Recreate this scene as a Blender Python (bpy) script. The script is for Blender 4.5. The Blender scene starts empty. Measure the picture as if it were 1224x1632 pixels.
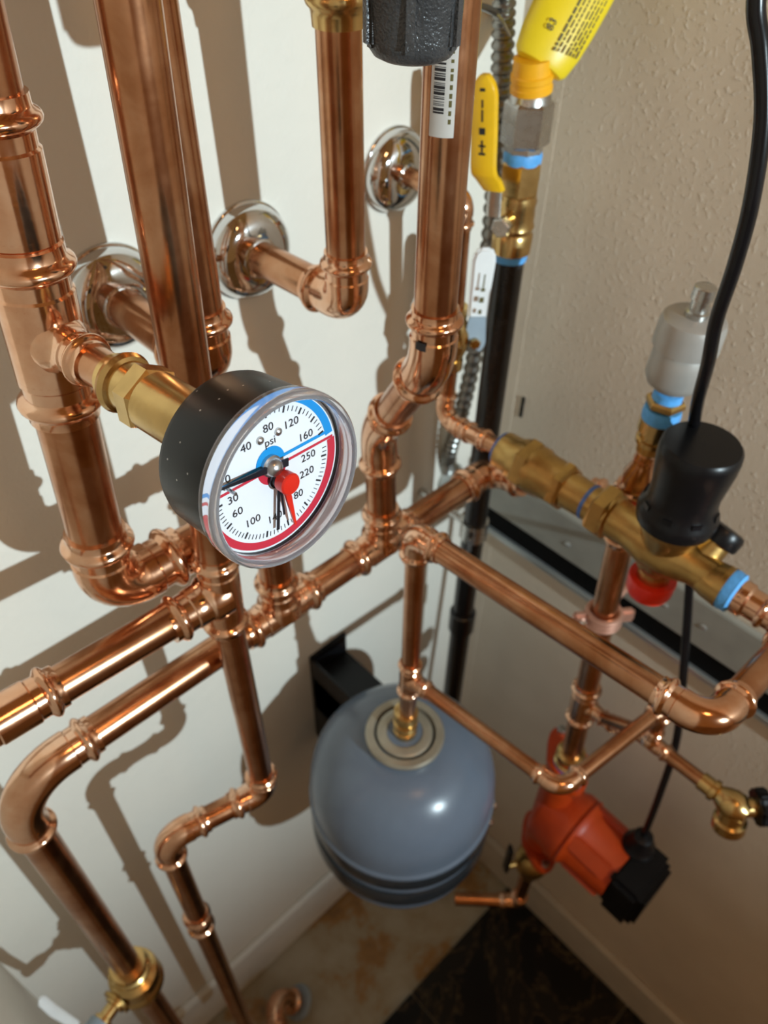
import bpy, bmesh, math, random
from mathutils import Vector as V, Matrix

random.seed(7)
sc = bpy.context.scene
COL = sc.collection
FLOOR = -1750.0            # all lengths below in mm, measured from the lens; floor is world z = 0


def W(p):                  # mm about the lens -> world metres
    return V((p[0] / 1000, p[1] / 1000, (p[2] - FLOOR) / 1000))


# ------------------------------------------------------------------ camera
YAW, PITCH, ROLL, FPX = 0.766947, 0.763112, 0.017591, 1234.84
_f = V((math.cos(PITCH) * math.sin(YAW), math.cos(PITCH) * math.cos(YAW), -math.sin(PITCH)))
_r = V((math.cos(YAW), -math.sin(YAW), 0))
_u = _r.cross(_f)
CR = math.cos(ROLL) * _r + math.sin(ROLL) * _u
CU = -math.sin(ROLL) * _r + math.cos(ROLL) * _u
CF = _f
cam_d = bpy.data.cameras.new('camera')
cam = bpy.data.objects.new('camera', cam_d)
COL.objects.link(cam)
cam_d.sensor_fit = 'VERTICAL'
cam_d.sensor_height = 36.0
cam_d.lens = FPX / 1632 * 36.0
cam_d.clip_start = 0.02
cam_d.dof.use_dof = True
cam_d.dof.focus_distance = 0.345
cam_d.dof.aperture_fstop = 9.5
m = Matrix((CR, CU, -CF)).transposed().to_4x4()
m.translation = W((0, 0, 0))
cam.matrix_world = m
sc.camera = cam

# ------------------------------------------------------------------ world, lights, exposure
wd = bpy.data.worlds.new('world')
sc.world = wd
wd.use_nodes = True
wd.node_tree.nodes['Background'].inputs[0].default_value = (1.0, 0.48, 0.15, 1)
wd.node_tree.nodes['Background'].inputs[1].default_value = 0.20
sc.view_settings.view_transform = 'Standard'
sc.view_settings.look = 'None'
sc.view_settings.gamma = 1.0
sc.view_settings.exposure = 0.0
sc.view_settings.use_curve_mapping = False


def light(name, kind, loc, energy, col, radius, target=None, **kw):
    d = bpy.data.lights.new(name, kind)
    d.energy = energy
    d.color = col
    d.shadow_soft_size = radius
    for k, v in kw.items():
        setattr(d, k, v)
    o = bpy.data.objects.new(name, d)
    COL.objects.link(o)
    o.location = W(loc)
    if target is not None:
        o.rotation_euler = (W(target) - W(loc)).to_track_quat('-Z', 'Y').to_euler()
    return o


light('hall_lamp', 'SPOT', (330, -1750, 200), 186, (0.81, 1.0, 1.08), 0.012, (380, 520, -230),
      spot_size=math.radians(65), spot_blend=1.0)
light('closet_bulb', 'POINT', (150, -420, 520), 4.0, (1.0, 0.52, 0.20), 0.09)

# ------------------------------------------------------------------ materials
MATS = {}


def nodes(name):
    mt = bpy.data.materials.new(name)
    mt.use_nodes = True
    nt = mt.node_tree
    return mt, nt, nt.nodes['Principled BSDF'], nt.nodes, nt.links


def ramp(N, L, fac, stops):
    r = N.new('ShaderNodeValToRGB')
    els = r.color_ramp.elements
    while len(els) < len(stops):
        els.new(0.5)
    for e, (p, c) in zip(els, stops):
        e.position = p
        e.color = (*c, 1)
    L.new(fac, r.inputs[0])
    return r


def noise(N, L, scale, detail=3, rough=0.5, dist=0.0, vec=None):
    n = N.new('ShaderNodeTexNoise')
    n.inputs['Scale'].default_value = scale
    n.inputs['Detail'].default_value = detail
    n.inputs['Roughness'].default_value = rough
    n.inputs['Distortion'].default_value = dist
    if vec is None:
        g = N.new('ShaderNodeNewGeometry')
        vec = g.outputs['Position']
    L.new(vec, n.inputs['Vector'])
    return n


def bump(N, L, b, h, strength, dist):
    bp = N.new('ShaderNodeBump')
    bp.inputs['Strength'].default_value = strength
    bp.inputs['Distance'].default_value = dist
    L.new(h, bp.inputs['Height'])
    L.new(bp.outputs[0], b.inputs['Normal'])


def plain(name, col, rough=0.5, metal=0.0, var=0.12, scale=40, bumpd=0.0, bscale=300, spec=0.5, rvar=0.0):
    mt, nt, b, N, L = nodes(name)
    n = noise(N, L, scale)
    lo = tuple(max(0, c * (1 - var)) for c in col)
    hi = tuple(min(1, c * (1 + var)) for c in col)
    r = ramp(N, L, n.outputs[0], [(0.3, lo), (0.7, hi)])
    L.new(r.outputs[0], b.inputs['Base Color'])
    b.inputs['Roughness'].default_value = rough
    b.inputs['Metallic'].default_value = metal
    b.inputs['Specular IOR Level'].default_value = spec
    if rvar:
        n2 = noise(N, L, scale * 2.3, 4)
        mr = N.new('ShaderNodeMapRange')
        mr.inputs['To Min'].default_value = max(0.02, rough - rvar)
        mr.inputs['To Max'].default_value = rough + rvar
        L.new(n2.outputs[0], mr.inputs[0])
        L.new(mr.outputs[0], b.inputs['Roughness'])
    if bumpd:
        bump(N, L, b, noise(N, L, bscale, 2).outputs[0], 1.0, bumpd)
    MATS[name] = mt
    return mt


def copper(name, a, b_, c, rough, rvar, bd):
    mt, nt, b, N, L = nodes(name)
    n = noise(N, L, 28, 5, 0.6, 0.4)
    r = ramp(N, L, n.outputs[0], [(0.30, a), (0.5, b_), (0.72, c)])
    L.new(r.outputs[0], b.inputs['Base Color'])
    b.inputs['Metallic'].default_value = 1.0
    n2 = noise(N, L, 70, 4)
    mr = N.new('ShaderNodeMapRange')
    mr.inputs['To Min'].default_value = max(0.03, rough - rvar)
    mr.inputs['To Max'].default_value = rough + rvar
    L.new(n2.outputs[0], mr.inputs[0])
    L.new(mr.outputs[0], b.inputs['Roughness'])
    bump(N, L, b, noise(N, L, 160, 2).outputs[0], 0.6, bd)
    MATS[name] = mt


copper('copper_pipe', (0.38, 0.155, 0.065), (0.51, 0.245, 0.125), (0.63, 0.36, 0.21), 0.22, 0.08, 0.00004)
copper('copper_fitting', (0.66, 0.33, 0.18), (0.79, 0.46, 0.29), (0.88, 0.59, 0.42), 0.15, 0.07, 0.00009)
plain('brass', (0.62, 0.42, 0.17), 0.24, 1.0, 0.14, 60, 0.00005, 250, rvar=0.08)
plain('brass_dull', (0.50, 0.32, 0.11), 0.34, 1.0, 0.16, 60, 0.00006, 250, rvar=0.1)
plain('chrome', (0.68, 0.68, 0.68), 0.06, 1.0, 0.04, 30)
plain('steel', (0.55, 0.55, 0.53), 0.28, 1.0, 0.1, 50, rvar=0.08)
plain('conduit_steel', (0.30, 0.30, 0.28), 0.34, 1.0, 0.1, 50)
plain('silver_paint', (0.40, 0.38, 0.35), 0.42, 0.35, 0.06, 60, 0.00003, 500)
plain('black_plastic', (0.005, 0.005, 0.006), 0.32, 0, 0.1, 60, 0.00002, 900, spec=0.28)
plain('sticker', (0.52, 0.51, 0.48), 0.45, 0, 0.05, 60)  # white label, base colour greyed for the shadow it lies in
plain('strap_shaded', (0.022, 0.026, 0.030), 0.24, 0, 0.1, 60)  # strap colour darkened to carry the shade on the lower tank
plain('black_gloss', (0.005, 0.005, 0.006), 0.26, 0, 0.2, 80, 0.00002, 400, spec=0.35)
plain('black_iron', (0.012, 0.012, 0.013), 0.26, 0.0, 0.5, 90, 0.0001, 160)
plain('cast_iron', (0.06, 0.062, 0.065), 0.30, 0.3, 0.15, 200, 0.0006, 800)
plain('red_plastic', (0.78, 0.025, 0.01), 0.32, 0, 0.06)
plain('orange_paint', (0.50, 0.050, 0.004), 0.42, 0, 0.08, 50, 0.00005, 200)
plain('yellow_vinyl', (0.85, 0.50, 0.01), 0.4, 0, 0.05, 60)
plain('yellow_label', (0.80, 0.60, 0.015), 0.38, 0, 0.03, 60)
plain('orange_collar', (0.86, 0.42, 0.01), 0.4, 0, 0.05, 60)
plain('tape_blue', (0.10, 0.38, 0.80), 0.45, 0, 0.12, 200, 0.0002, 600)
plain('tape_dark_blue', (0.06, 0.16, 0.50), 0.5, 0, 0.15, 200, 0.0002, 600)
plain('white_plastic', (0.80, 0.82, 0.82), 0.4, 0, 0.03, 60)
plain('grey_blue_plastic', (0.30, 0.38, 0.45), 0.4, 0, 0.06, 60)
plain('tank_grey', (0.130, 0.160, 0.208), 0.26, 0, 0.05, 25, 0.00004, 160)
plain('tank_ring', (0.40, 0.36, 0.28), 0.34, 0.6, 0.08, 60)
plain('ink', (0.015, 0.015, 0.018), 0.5, 0, 0.1)
plain('ink_soft', (0.10, 0.085, 0.02), 0.5, 0, 0.1)
plain('dial_white', (0.86, 0.90, 0.92), 0.5, 0, 0.02)
plain('dial_blue', (0.0, 0.30, 0.72), 0.45, 0, 0.02)
plain('dial_red', (0.62, 0.025, 0.05), 0.45, 0, 0.02)
plain('needle_black', (0.02, 0.022, 0.03), 0.3, 0.4, 0.05)
plain('trim_white', (0.78, 0.78, 0.74), 0.45, 0, 0.05, 20)
plain('trim_tan', (0.60, 0.55, 0.46), 0.5, 0, 0.06, 20)
plain('rail_grey', (0.36, 0.36, 0.32), 0.42, 0.2, 0.08, 30)
plain('rail_black', (0.004, 0.004, 0.004), 0.7, 0, 0.1, spec=0.1)
plain('rail_silver', (0.62, 0.66, 0.66), 0.3, 0.8, 0.05)
plain('panel_tan', (0.52, 0.43, 0.33), 0.6, 0, 0.14, 7)
plain('clamp_copper', (0.62, 0.34, 0.25), 0.42, 0.7, 0.1, 60)


def wall_mat(name, lo, hi, big, bd, bscale, rough, th=(0.47, 0.66)):
    mt, nt, b, N, L = nodes(name)
    n = noise(N, L, big, 4)
    r = ramp(N, L, n.outputs[0], [(0.3, lo), (0.7, hi)])
    L.new(r.outputs[0], b.inputs['Base Color'])
    b.inputs['Roughness'].default_value = rough
    n1 = noise(N, L, bscale, 3, 0.55)
    rr = ramp(N, L, n1.outputs[0], [(th[0], (0, 0, 0)), (th[1], (1, 1, 1))])
    bump(N, L, b, rr.outputs[0], 0.8, bd)
    MATS[name] = mt


wall_mat('wall_smooth', (0.75, 0.71, 0.625), (0.79, 0.75, 0.665), 5, 0.0003, 60, 0.6)
wall_mat('wall_textured', (0.66, 0.57, 0.45), (0.74, 0.645, 0.52), 8, 0.0008, 170, 0.62, (0.54, 0.74))

mt, nt, b, N, L = nodes('floor_stained')
n = noise(N, L, 6.5, 7, 0.66, 0.15)
r = ramp(N, L, n.outputs[0], [(0.34, (0.20, 0.12, 0.05)), (0.43, (0.34, 0.19, 0.06)), (0.48, (0.36, 0.31, 0.21)),
                              (0.62, (0.44, 0.42, 0.34))])
L.new(r.outputs[0], b.inputs['Base Color'])
b.inputs['Roughness'].default_value = 0.45
MATS['floor_stained'] = mt

mt, nt, b, N, L = nodes('marble_black')
n = noise(N, L, 7, 8, 0.65, 1.6)
r = ramp(N, L, n.outputs[0], [(0.40, (0.004, 0.004, 0.004)), (0.492, (0.007, 0.006, 0.005)), (0.503, (0.12, 0.085, 0.04)),
                              (0.515, (0.012, 0.010, 0.008)), (0.8, (0.018, 0.015, 0.012))])
L.new(r.outputs[0], b.inputs['Base Color'])
b.inputs['Roughness'].default_value = 0.3
b.inputs['Specular IOR Level'].default_value = 0.25
MATS['marble_black'] = mt

mt, nt, b, N, L = nodes('case_black')              # moulded black with settled dust specks
vr = N.new('ShaderNodeTexVoronoi')
vr.inputs['Scale'].default_value = 170
gp_ = N.new('ShaderNodeNewGeometry')
L.new(gp_.outputs['Position'], vr.inputs['Vector'])
r = ramp(N, L, vr.outputs['Distance'], [(0.0, (0.5, 0.5, 0.5)), (0.07, (0.4, 0.4, 0.4)), (0.09, (0.004, 0.004, 0.005))])
L.new(r.outputs[0], b.inputs['Base Color'])
b.inputs['Roughness'].default_value = 0.34
b.inputs['Specular IOR Level'].default_value = 0.25
MATS['case_black'] = mt

mt, nt, b, N, L = nodes('clear_plastic')          # thin clear cover: see-through with a surface reflection
tr = N.new('ShaderNodeBsdfTransparent')
tr.inputs[0].default_value = (0.97, 0.97, 0.985, 1)
gl = N.new('ShaderNodeBsdfGlossy')
gl.inputs['Roughness'].default_value = 0.05
lw_ = N.new('ShaderNodeLayerWeight')
lw_.inputs[0].default_value = 0.5
pw = N.new('ShaderNodeMath')
pw.operation = 'POWER'
pw.inputs[1].default_value = 5.0
L.new(lw_.outputs['Facing'], pw.inputs[0])
ad_ = N.new('ShaderNodeMath')
ad_.operation = 'MULTIPLY_ADD'
ad_.inputs[1].default_value = 0.6
ad_.inputs[2].default_value = 0.025
L.new(pw.outputs[0], ad_.inputs[0])
mx = N.new('ShaderNodeMixShader')
L.new(ad_.outputs[0], mx.inputs[0])
L.new(tr.outputs[0], mx.inputs[1])
L.new(gl.outputs[0], mx.inputs[2])
L.new(mx.outputs[0], N['Material Output'].inputs[0])
MATS['clear_plastic'] = mt

mt, nt, b, N, L = nodes('clear_rim')              # thick moulded rim of the same plastic
b.inputs['Base Color'].default_value = (0.93, 0.92, 0.97, 1)
b.inputs['Roughness'].default_value = 0.08
b.inputs['Transmission Weight'].default_value = 0.85
b.inputs['IOR'].default_value = 1.45
MATS['clear_rim'] = mt

# ------------------------------------------------------------------ mesh helpers
X, Y, Z = V((1, 0, 0)), V((0, 1, 0)), V((0, 0, 1))


def at(px, py, x=None, y=None, z=None):
    """point of the place seen at a photo pixel, on the plane x=, y= or z= (mm)"""
    d = CR * ((px - 612) / FPX) - CU * ((py - 816) / FPX) + CF
    if x is not None:
        return d * (x / d.x)
    if y is not None:
        return d * (y / d.y)
    return d * (z / d.z)


def frame(d):
    d = V(d).normalized()
    a = V((0, 0, 1)) if abs(d.z) < 0.9 else V((1, 0, 0))
    u = a.cross(d).normalized()
    return u, d.cross(u), d


class MB:
    def __init__(s):
        s.v, s.f = [], []

    def add(s, vs, fs):
        o = len(s.v)
        s.v += [V(q) for q in vs]
        s.f += [tuple(i + o for i in f) for f in fs]
        return s

    def sweep(s, pts, rad, n=24, caps=True, squash=1.0, up=None):
        pts = [V(p) for p in pts]
        k = len(pts)
        if not hasattr(rad, '__len__'):
            rad = [rad] * k
        tan = []
        for i in range(k):
            a, b_ = pts[max(i - 1, 0)], pts[min(i + 1, k - 1)]
            t = b_ - a
            tan.append(t.normalized() if t.length > 1e-9 else (tan[-1] if tan else Z))
        u, w, _ = frame(tan[0])
        if up is not None:
            w = (up - tan[0] * up.dot(tan[0])).normalized()
            u = w.cross(tan[0])
        vs, fs = [], []
        for i in range(k):
            if i:
                u = (u - tan[i] * u.dot(tan[i])).normalized()
                w = tan[i].cross(u)
            for j in range(n):
                a = 2 * math.pi * j / n
                vs.append(pts[i] + (u * math.cos(a) + w * math.sin(a) * squash) * rad[i])
        for i in range(k - 1):
            for j in range(n):
                j2 = (j + 1) % n
                fs.append((i * n + j, i * n + j2, (i + 1) * n + j2, (i + 1) * n + j))
        if caps:
            fs.append(tuple(range(n - 1, -1, -1)))
            fs.append(tuple((k - 1) * n + j for j in range(n)))
        return s.add(vs, fs)

    def lathe(s, o, d, prof, n=28, phase=0.0, close=False):
        """profile of (height, radius) turned about the line o + t d"""
        o = V(o)
        u, w, d = frame(d)
        k = len(prof)
        vs, fs = [], []
        for h, r in prof:
            for j in range(n):
                a = 2 * math.pi * j / n + phase
                vs.append(o + d * h + (u * math.cos(a) + w * math.sin(a)) * max(r, 1e-3))
        for i in range(k - (0 if close else 1)):
            i2 = (i + 1) % k
            for j in range(n):
                j2 = (j + 1) % n
                fs.append((i * n + j, i * n + j2, i2 * n + j2, i2 * n + j))
        if not close:
            fs.append(tuple(range(n - 1, -1, -1)))
            fs.append(tuple((k - 1) * n + j for j in range(n)))
        return s.add(vs, fs)

    def cyl(s, a, b_, r, n=24):
        a, b_ = V(a), V(b_)
        return s.lathe(a, b_ - a, [(0, r), ((b_ - a).length, r)], n)

    def torus(s, o, d, R, r, n=32, k=10):
        return s.lathe(o, d, [(r * math.sin(2 * math.pi * i / k), R + r * math.cos(2 * math.pi * i / k)) for i in range(k)], n, close=True)

    def hexa(s, a, b_, r, n=6, phase=0.3):
        a, b_ = V(a), V(b_)
        h = (b_ - a).length
        c = min(0.12 * r, h * 0.3)
        return s.lathe(a, b_ - a, [(0, r - c), (c, r), (h - c, r), (h, r - c)], n, phase)

    def box(s, c, u, v, w, hu, hv, hw):
        c = V(c)
        vs = [c + V(u) * a * hu + V(v) * b_ * hv + V(w) * e * hw for a in (-1, 1) for b_ in (-1, 1) for e in (-1, 1)]
        return s.add(vs, [(0, 1, 3, 2), (4, 6, 7, 5), (0, 4, 5, 1), (2, 3, 7, 6), (0, 2, 6, 4), (1, 5, 7, 3)])

    def abox(s, x0, x1, y0, y1, z0, z1):
        return s.box(((x0 + x1) / 2, (y0 + y1) / 2, (z0 + z1) / 2), X, Y, Z, abs(x1 - x0) / 2, abs(y1 - y0) / 2, abs(z1 - z0) / 2)

    def plate(s, outline, o, u, v, th):
        """flat outline [(a,b)] in the plane o,u,v, extruded by th along u x v"""
        o, u, v = V(o), V(u), V(v)
        w = u.cross(v).normalized()
        n = len(outline)
        vs = [o + u * a + v * b_ for a, b_ in outline] + [o + u * a + v * b_ + w * th for a, b_ in outline]
        fs = [tuple(range(n - 1, -1, -1)), tuple(range(n, 2 * n))]
        fs += [(i, (i + 1) % n, n + (i + 1) % n, n + i) for i in range(n)]
        return s.add(vs, fs)

    def band(s, o, u, v, r0, r1, a0, a1, th, n=48):
        o, u, v = V(o), V(u), V(v)
        w = u.cross(v).normalized()
        vs, fs = [], []
        for i in range(n + 1):
            a = math.radians(a0 + (a1 - a0) * i / n)
            e = u * math.cos(a) + v * math.sin(a)
            vs += [o + e * r0, o + e * r1, o + e * r1 + w * th, o + e * r0 + w * th]
        for i in range(n):
            p, q = 4 * i, 4 * i + 4
            for j in range(4):
                j2 = (j + 1) % 4
                fs.append((p + j, p + j2, q + j2, q + j))
        fs += [(0, 1, 2, 3), (4 * n + 3, 4 * n + 2, 4 * n + 1, 4 * n)]
        return s.add(vs, fs)


def origin_of(o):
    p = V((0, 0, 0))
    while o is not None:
        p = p + o.location
        o = o.parent
    return p


def build(name, mb, mat, parent=None, label=None, bevel=0.0, sharp=38, smooth=True):
    me = bpy.data.meshes.new(name)
    base = origin_of(parent)
    me.from_pydata([W(p) - base for p in mb.v], [], mb.f)
    bm = bmesh.new()
    bm.from_mesh(me)
    bmesh.ops.recalc_face_normals(bm, faces=bm.faces)
    if bevel:
        es = [e for e in bm.edges if len(e.link_faces) == 2 and e.calc_face_angle() > 0.6]
        bmesh.ops.bevel(bm, geom=es, offset=bevel / 1000, segments=2, affect='EDGES', clamp_overlap=True)
    bm.to_mesh(me)
    bm.free()
    if smooth:
        me.shade_smooth()
        me.set_sharp_from_angle(angle=math.radians(sharp))
    me.materials.append(MATS[mat])
    o = bpy.data.objects.new(name, me)
    COL.objects.link(o)
    if parent is not None:
        o.parent = parent
    if label:
        o['label'] = label
    return o


def thing(name, label, cat, loc, group=None):
    o = bpy.data.objects.new(name, None)
    COL.objects.link(o)
    o.empty_display_size = 0.05
    o.location = W(loc)
    o['label'] = label
    o['category'] = cat
    if group:
        o['group'] = group
    return o


def tag(o, label, cat, group=None):
    o['label'] = label
    o['category'] = cat
    if group:
        o['group'] = group
    return o


def struct(name, mb, mat, bevel=0.0, **k):
    o = build(name, mb, mat, bevel=bevel, **k)
    o['kind'] = 'structure'
    return o


def text_mesh(name, s, o, u, v, size, mat, parent, lift=0.25, stretch=1.0):
    """flat lettering lying in the plane o,u,v, centred on o"""
    cu = bpy.data.curves.new('txt', 'FONT')
    cu.body = s
    cu.size = 1.0
    cu.align_x = 'CENTER'
    cu.align_y = 'CENTER'
    cu.resolution_u = 3
    t = bpy.data.objects.new('txt', cu)
    COL.objects.link(t)
    dg = bpy.context.evaluated_depsgraph_get()
    me0 = bpy.data.meshes.new_from_object(t.evaluated_get(dg))
    o, u, v = V(o), V(u).normalized(), V(v).normalized()
    w = u.cross(v)
    mb = MB()
    mb.add([o + u * q.co.x * size * stretch + v * q.co.y * size + w * lift for q in me0.vertices], [tuple(p.vertices) for p in me0.polygons])
    bpy.data.objects.remove(t)
    bpy.data.meshes.remove(me0)
    bpy.data.curves.remove(cu)
    return build(name, mb, mat, parent, smooth=False)


def smooth_path(p, k=8):
    out = []
    for i in range(len(p) - 1):
        a, b_, c_, d_ = p[max(i - 1, 0)], p[i], p[i + 1], p[min(i + 2, len(p) - 1)]
        for j in range(k):
            t = j / k
            out.append(.5 * ((2 * b_) + (c_ - a) * t + (2 * a - 5 * b_ + 4 * c_ - d_) * t * t + (3 * b_ - a - 3 * c_ + d_) * t ** 3))
    return out + [p[-1]]



# ------------------------------------------------------------------ pipe fittings
CP, CFM = 'copper_pipe', 'copper_fitting'
CL = 1.65                                       # length of a press collar in pipe radii


def pipe(root, a, b_, r, mat=CP, name='pipe'):
    return build(name, MB().cyl(a, b_, r, 32), mat, root)


def collar(part, e, d, r, mat=CFM):
    """pressed socket end: lip, O-ring bead and crimped band; e = open end, d = into the fitting"""
    pr = [(0, 1.0), (0, 1.12), (.30, 1.13), (.36, 1.16), (.43, 1.26), (.52, 1.34), (.62, 1.37), (.72, 1.34), (.81, 1.26),
          (.88, 1.15), (.94, 1.09), (1.36, 1.09), (1.44, 1.16), (CL, 1.16)]
    return build('press_collar', MB().lathe(e, d, [(h * r, q * r) for h, q in pr], 32), mat, part)


def elbow(root, c, a, b_, r, R, mat=CFM, la=None):
    c, a, b_ = V(c), V(a).normalized(), V(b_).normalized()
    ang = math.acos(max(-1, min(1, a.dot(b_))))
    turn = math.pi - ang
    T = R * math.tan(turn / 2)
    ctr = c + (a + b_).normalized() * (R / math.cos(turn / 2))
    p0 = c + a * T - ctr
    axis = a.cross(b_).normalized()
    pts = [c + a * (T + .3 * r)]
    k = 12
    best = Matrix.Rotation(-turn, 3, axis) @ p0
    sg = -1 if (best - (c + b_ * T - ctr)).length < (Matrix.Rotation(turn, 3, axis) @ p0 - (c + b_ * T - ctr)).length else 1
    for i in range(k + 1):
        pts.append(ctr + Matrix.Rotation(sg * turn * i / k, 3, axis) @ p0)
    pts.append(c + b_ * (T + .3 * r))
    e = build('elbow', MB().sweep(pts, 1.16 * r, 28), mat, root)
    for d in (a, b_):
        collar(e, c + d * (T + (.2 + CL) * r), -d, r, mat)
    return T + (.2 + CL) * r


def tee(root, c, ax, br, r, rb, hl=None, bl=None, mat=CFM):
    c, ax, br = V(c), V(ax).normalized(), V(br).normalized()
    hl = hl or 1.35 * r
    bl = bl or 1.35 * r + .3 * rb
    mb = MB().lathe(c - ax * (hl + .05 * r), ax, [(0, 1.16 * r), (2 * hl + .1 * r, 1.16 * r)], 28)
    mb.lathe(c, br, [(0, 1.16 * rb + .25 * r), (.95 * r, 1.16 * rb + .22 * r), (1.15 * r, 1.16 * rb + .08 * r), (1.3 * r, 1.16 * rb), (bl + .05 * rb, 1.16 * rb)], 28)
    t = build('tee', mb, mat, root)
    for s in (-1, 1):
        collar(t, c + ax * s * (hl + CL * r), ax * -s, r, mat)
    collar(t, c + br * (bl + CL * rb), -br, rb, mat)
    return hl + CL * r, bl + CL * rb


def coupling(root, c, ax, r, gap=0.5, mat=CFM, ra=None):
    c, ax = V(c), V(ax).normalized()
    t = build('coupling', MB().cyl(c - ax * (gap * r), c + ax * (gap * r), 1.16 * r, 28), mat, root)
    for s in (-1, 1):
        collar(t, c + ax * s * (gap + CL) * r, ax * -s, r, mat)
    return t


# ------------------------------------------------------------------ the closet
YW, XW, XS, CE = 520, 670, -121, 640
struct('floor', MB().abox(-2600, 2600, -4200, YW + 60, FLOOR - 40, FLOOR), 'floor_stained', smooth=False)
fl_t = []
struct('wall_left', MB().abox(XS - 60, XW + 60, YW, YW + 60, FLOOR, CE), 'wall_smooth', smooth=False)
wr = struct('wall_right', MB().abox(XW, XW + 60, -1000, YW, FLOOR, CE), 'wall_textured', smooth=False)
struct('wall_side', MB().abox(XS - 60, XS, -250, YW, FLOOR, CE), 'wall_smooth', smooth=False)
struct('baseboard_left', MB().abox(XS, XW, YW - 13, YW, FLOOR, FLOOR + 150), 'trim_white', bevel=4)
struct('baseboard_right', MB().abox(XW - 13, XW, -1000, YW - 13, FLOOR, FLOOR + 120), 'trim_tan', bevel=4)
struct('trim_1', MB().abox(XW - .5, XW, 464, YW, -1600, CE), 'wall_textured')
build('slot', MB().box(at(832, 649, x=XW - .6), X, Y, Z, .8, 2.0, 15), 'rail_black', wr)
wl0 = bpy.data.objects['wall_left']
build('nail_hole', MB().lathe(at(67, 190, y=YW) + Y * .5, -Y, [(0, .9), (.7, .8)], 10), 'rail_black', wl0)
# black marble slabs in front of the bare strip
for i, (x0, x1) in enumerate(((60, 362), (365, 668))):
    for j, (y0, y1) in enumerate(((-27, 275), (-332, -30))):
        build('tile', MB().abox(x0, min(x1, XW - 13), y0, y1, FLOOR + .1, FLOOR + 9), 'marble_black', bpy.data.objects['floor'], bevel=1)
# metal rail along the right wall
rail = struct('trim_2', MB().abox(XW - 9, XW, -1000, 500, -752, -682), 'rail_grey', bevel=1.5)
build('rubber_strip', MB().abox(XW - 6, XW, -1000, 500, -786, -752), 'rail_black', rail)
build('edge_strip', MB().abox(XW - 12, XW, -1000, 500, -796, -786), 'rail_silver', rail, bevel=1)
for px, py in ((1060, 965), (1121, 1000), (905, 868)):
    p = at(px, py, x=XW - 9)
    build('screw', MB().lathe(p + X * .5, -X, [(0, 4.2), (1, 4), (2, 2.4)], 14), 'rail_silver', rail)

# ------------------------------------------------------------------ wall escutcheons
ESC = [V((215, YW, -285)), V((338, YW, -287)), V((504, YW, -262))]


def escutcheon(p, R, rb, label):
    t = thing('escutcheon', label, 'pipe flange', p, 'chrome pipe flanges on the white wall')
    dome = [(0, R), (2.2, R), (3.0, R * .985), (3.6, R * .955)]
    for i in range(1, 11):
        a = math.radians(9 * i)
        dome.append((3.6 + 17 * math.sin(a), rb + 1 + (R * .955 - rb - 1) * math.cos(a) ** .8 if i < 10 else rb + .4))
    build('flange', MB().lathe(p - Y * .05, -Y, dome, 56), 'chrome', t)
    build('collar', MB().lathe(p - Y * 18, -Y, [(0, rb + 2.2), (3.4, rb + 1.8), (4.4, rb + .3)], 40), 'chrome', t)


escutcheon(ESC[0], 41, 14.3, 'chrome dome flange on the white wall, lowest left one behind the twin pipes')
escutcheon(ESC[1], 41, 14.3, 'chrome dome flange on the white wall, between the twin pipes and the short pipe elbow')
escutcheon(ESC[2], 38, 9.5, 'chrome dome flange on the white wall, half hidden by the pipe with the barcode')

# ------------------------------------------------------------------ header pipe (lower horizontal)
YH, ZH, RH = 391, -559, 14.6
hd = thing('copper_header', 'lower horizontal copper header pipe with two tees, its left end bending down to the floor', 'pipe', (240, YH, ZH))
cL = V((-13, YH, ZH))
e1 = elbow(hd, cL, X, -Z, RH, 46)
xt1, xt2, xr = 246, 374, 541
t1 = tee(hd, (xt1, YH, ZH), X, Z, RH, RH, hl=1.2 * RH)
t2 = tee(hd, (xt2, YH, ZH), X, Z, RH, RH, hl=1.2 * RH)
pipe(hd, (cL.x + e1 - 8, YH, ZH), (xt1 - t1[0] + 8, YH, ZH), RH)
pipe(hd, (xt1 + t1[0] - 8, YH, ZH), (xt2 - t2[0] + 8, YH, ZH), RH)
hdir = V((-.03, -1, .27)).normalized()
e2 = elbow(hd, (xr, YH, ZH), -X, hdir, RH, 22)
pipe(hd, (xt2 + t2[0] - 8, YH, ZH), (xr - e2 + 8, YH, ZH), RH)
pipe(hd, V((xr, YH, ZH)) + hdir * (e2 - 8), V((xr, YH, ZH)) + hdir * 166, RH * .8)
pipe(hd, (cL.x, YH, ZH - e1 + 8), (cL.x + 2, YH, -985), RH)
pipe(hd, (cL.x + 2, YH, -1050), (cL.x + 4, YH, -1500), RH)
elbow(hd, (cL.x + 4, YH, -1530), Z, (0.6, .8, 0), RH, 20)

# brass valve low on the header leg
vp = V((cL.x + 2, YH, -1016))
vt = thing('drain_valve', 'brass union valve with grey capped side drain on the copper leg at bottom left', 'valve', vp)
build('body', MB().lathe(vp + Z * 44, -Z, [(0, 16.5), (0, 19.5), (8, 20), (10, 22.5), (13, 23), (16, 20), (24, 20), (27, 27), (36, 29), (41, 29), (46, 26), (52, 29.5), (60, 30), (70, 27), (78, 21), (86, 19), (88, 16)], 36), 'brass', vt)
dd = (at(140, 1606, y=360) - (vp - Z * 8)).normalized()
dd = V((-.93, -.3, .05)).normalized()
build('drain_stem', MB().lathe(vp + Z * 2 + dd * 20, dd, [(0, 9), (8, 9), (9, 12), (15, 12), (16, 8), (28, 8), (29, 11), (34, 11)], 20), 'brass', vt)
build('flange_wheel', MB().lathe(vp + Z * 2 + dd * 28, dd, [(0, 17), (4, 17)], 14), 'brass_dull', vt)
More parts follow.
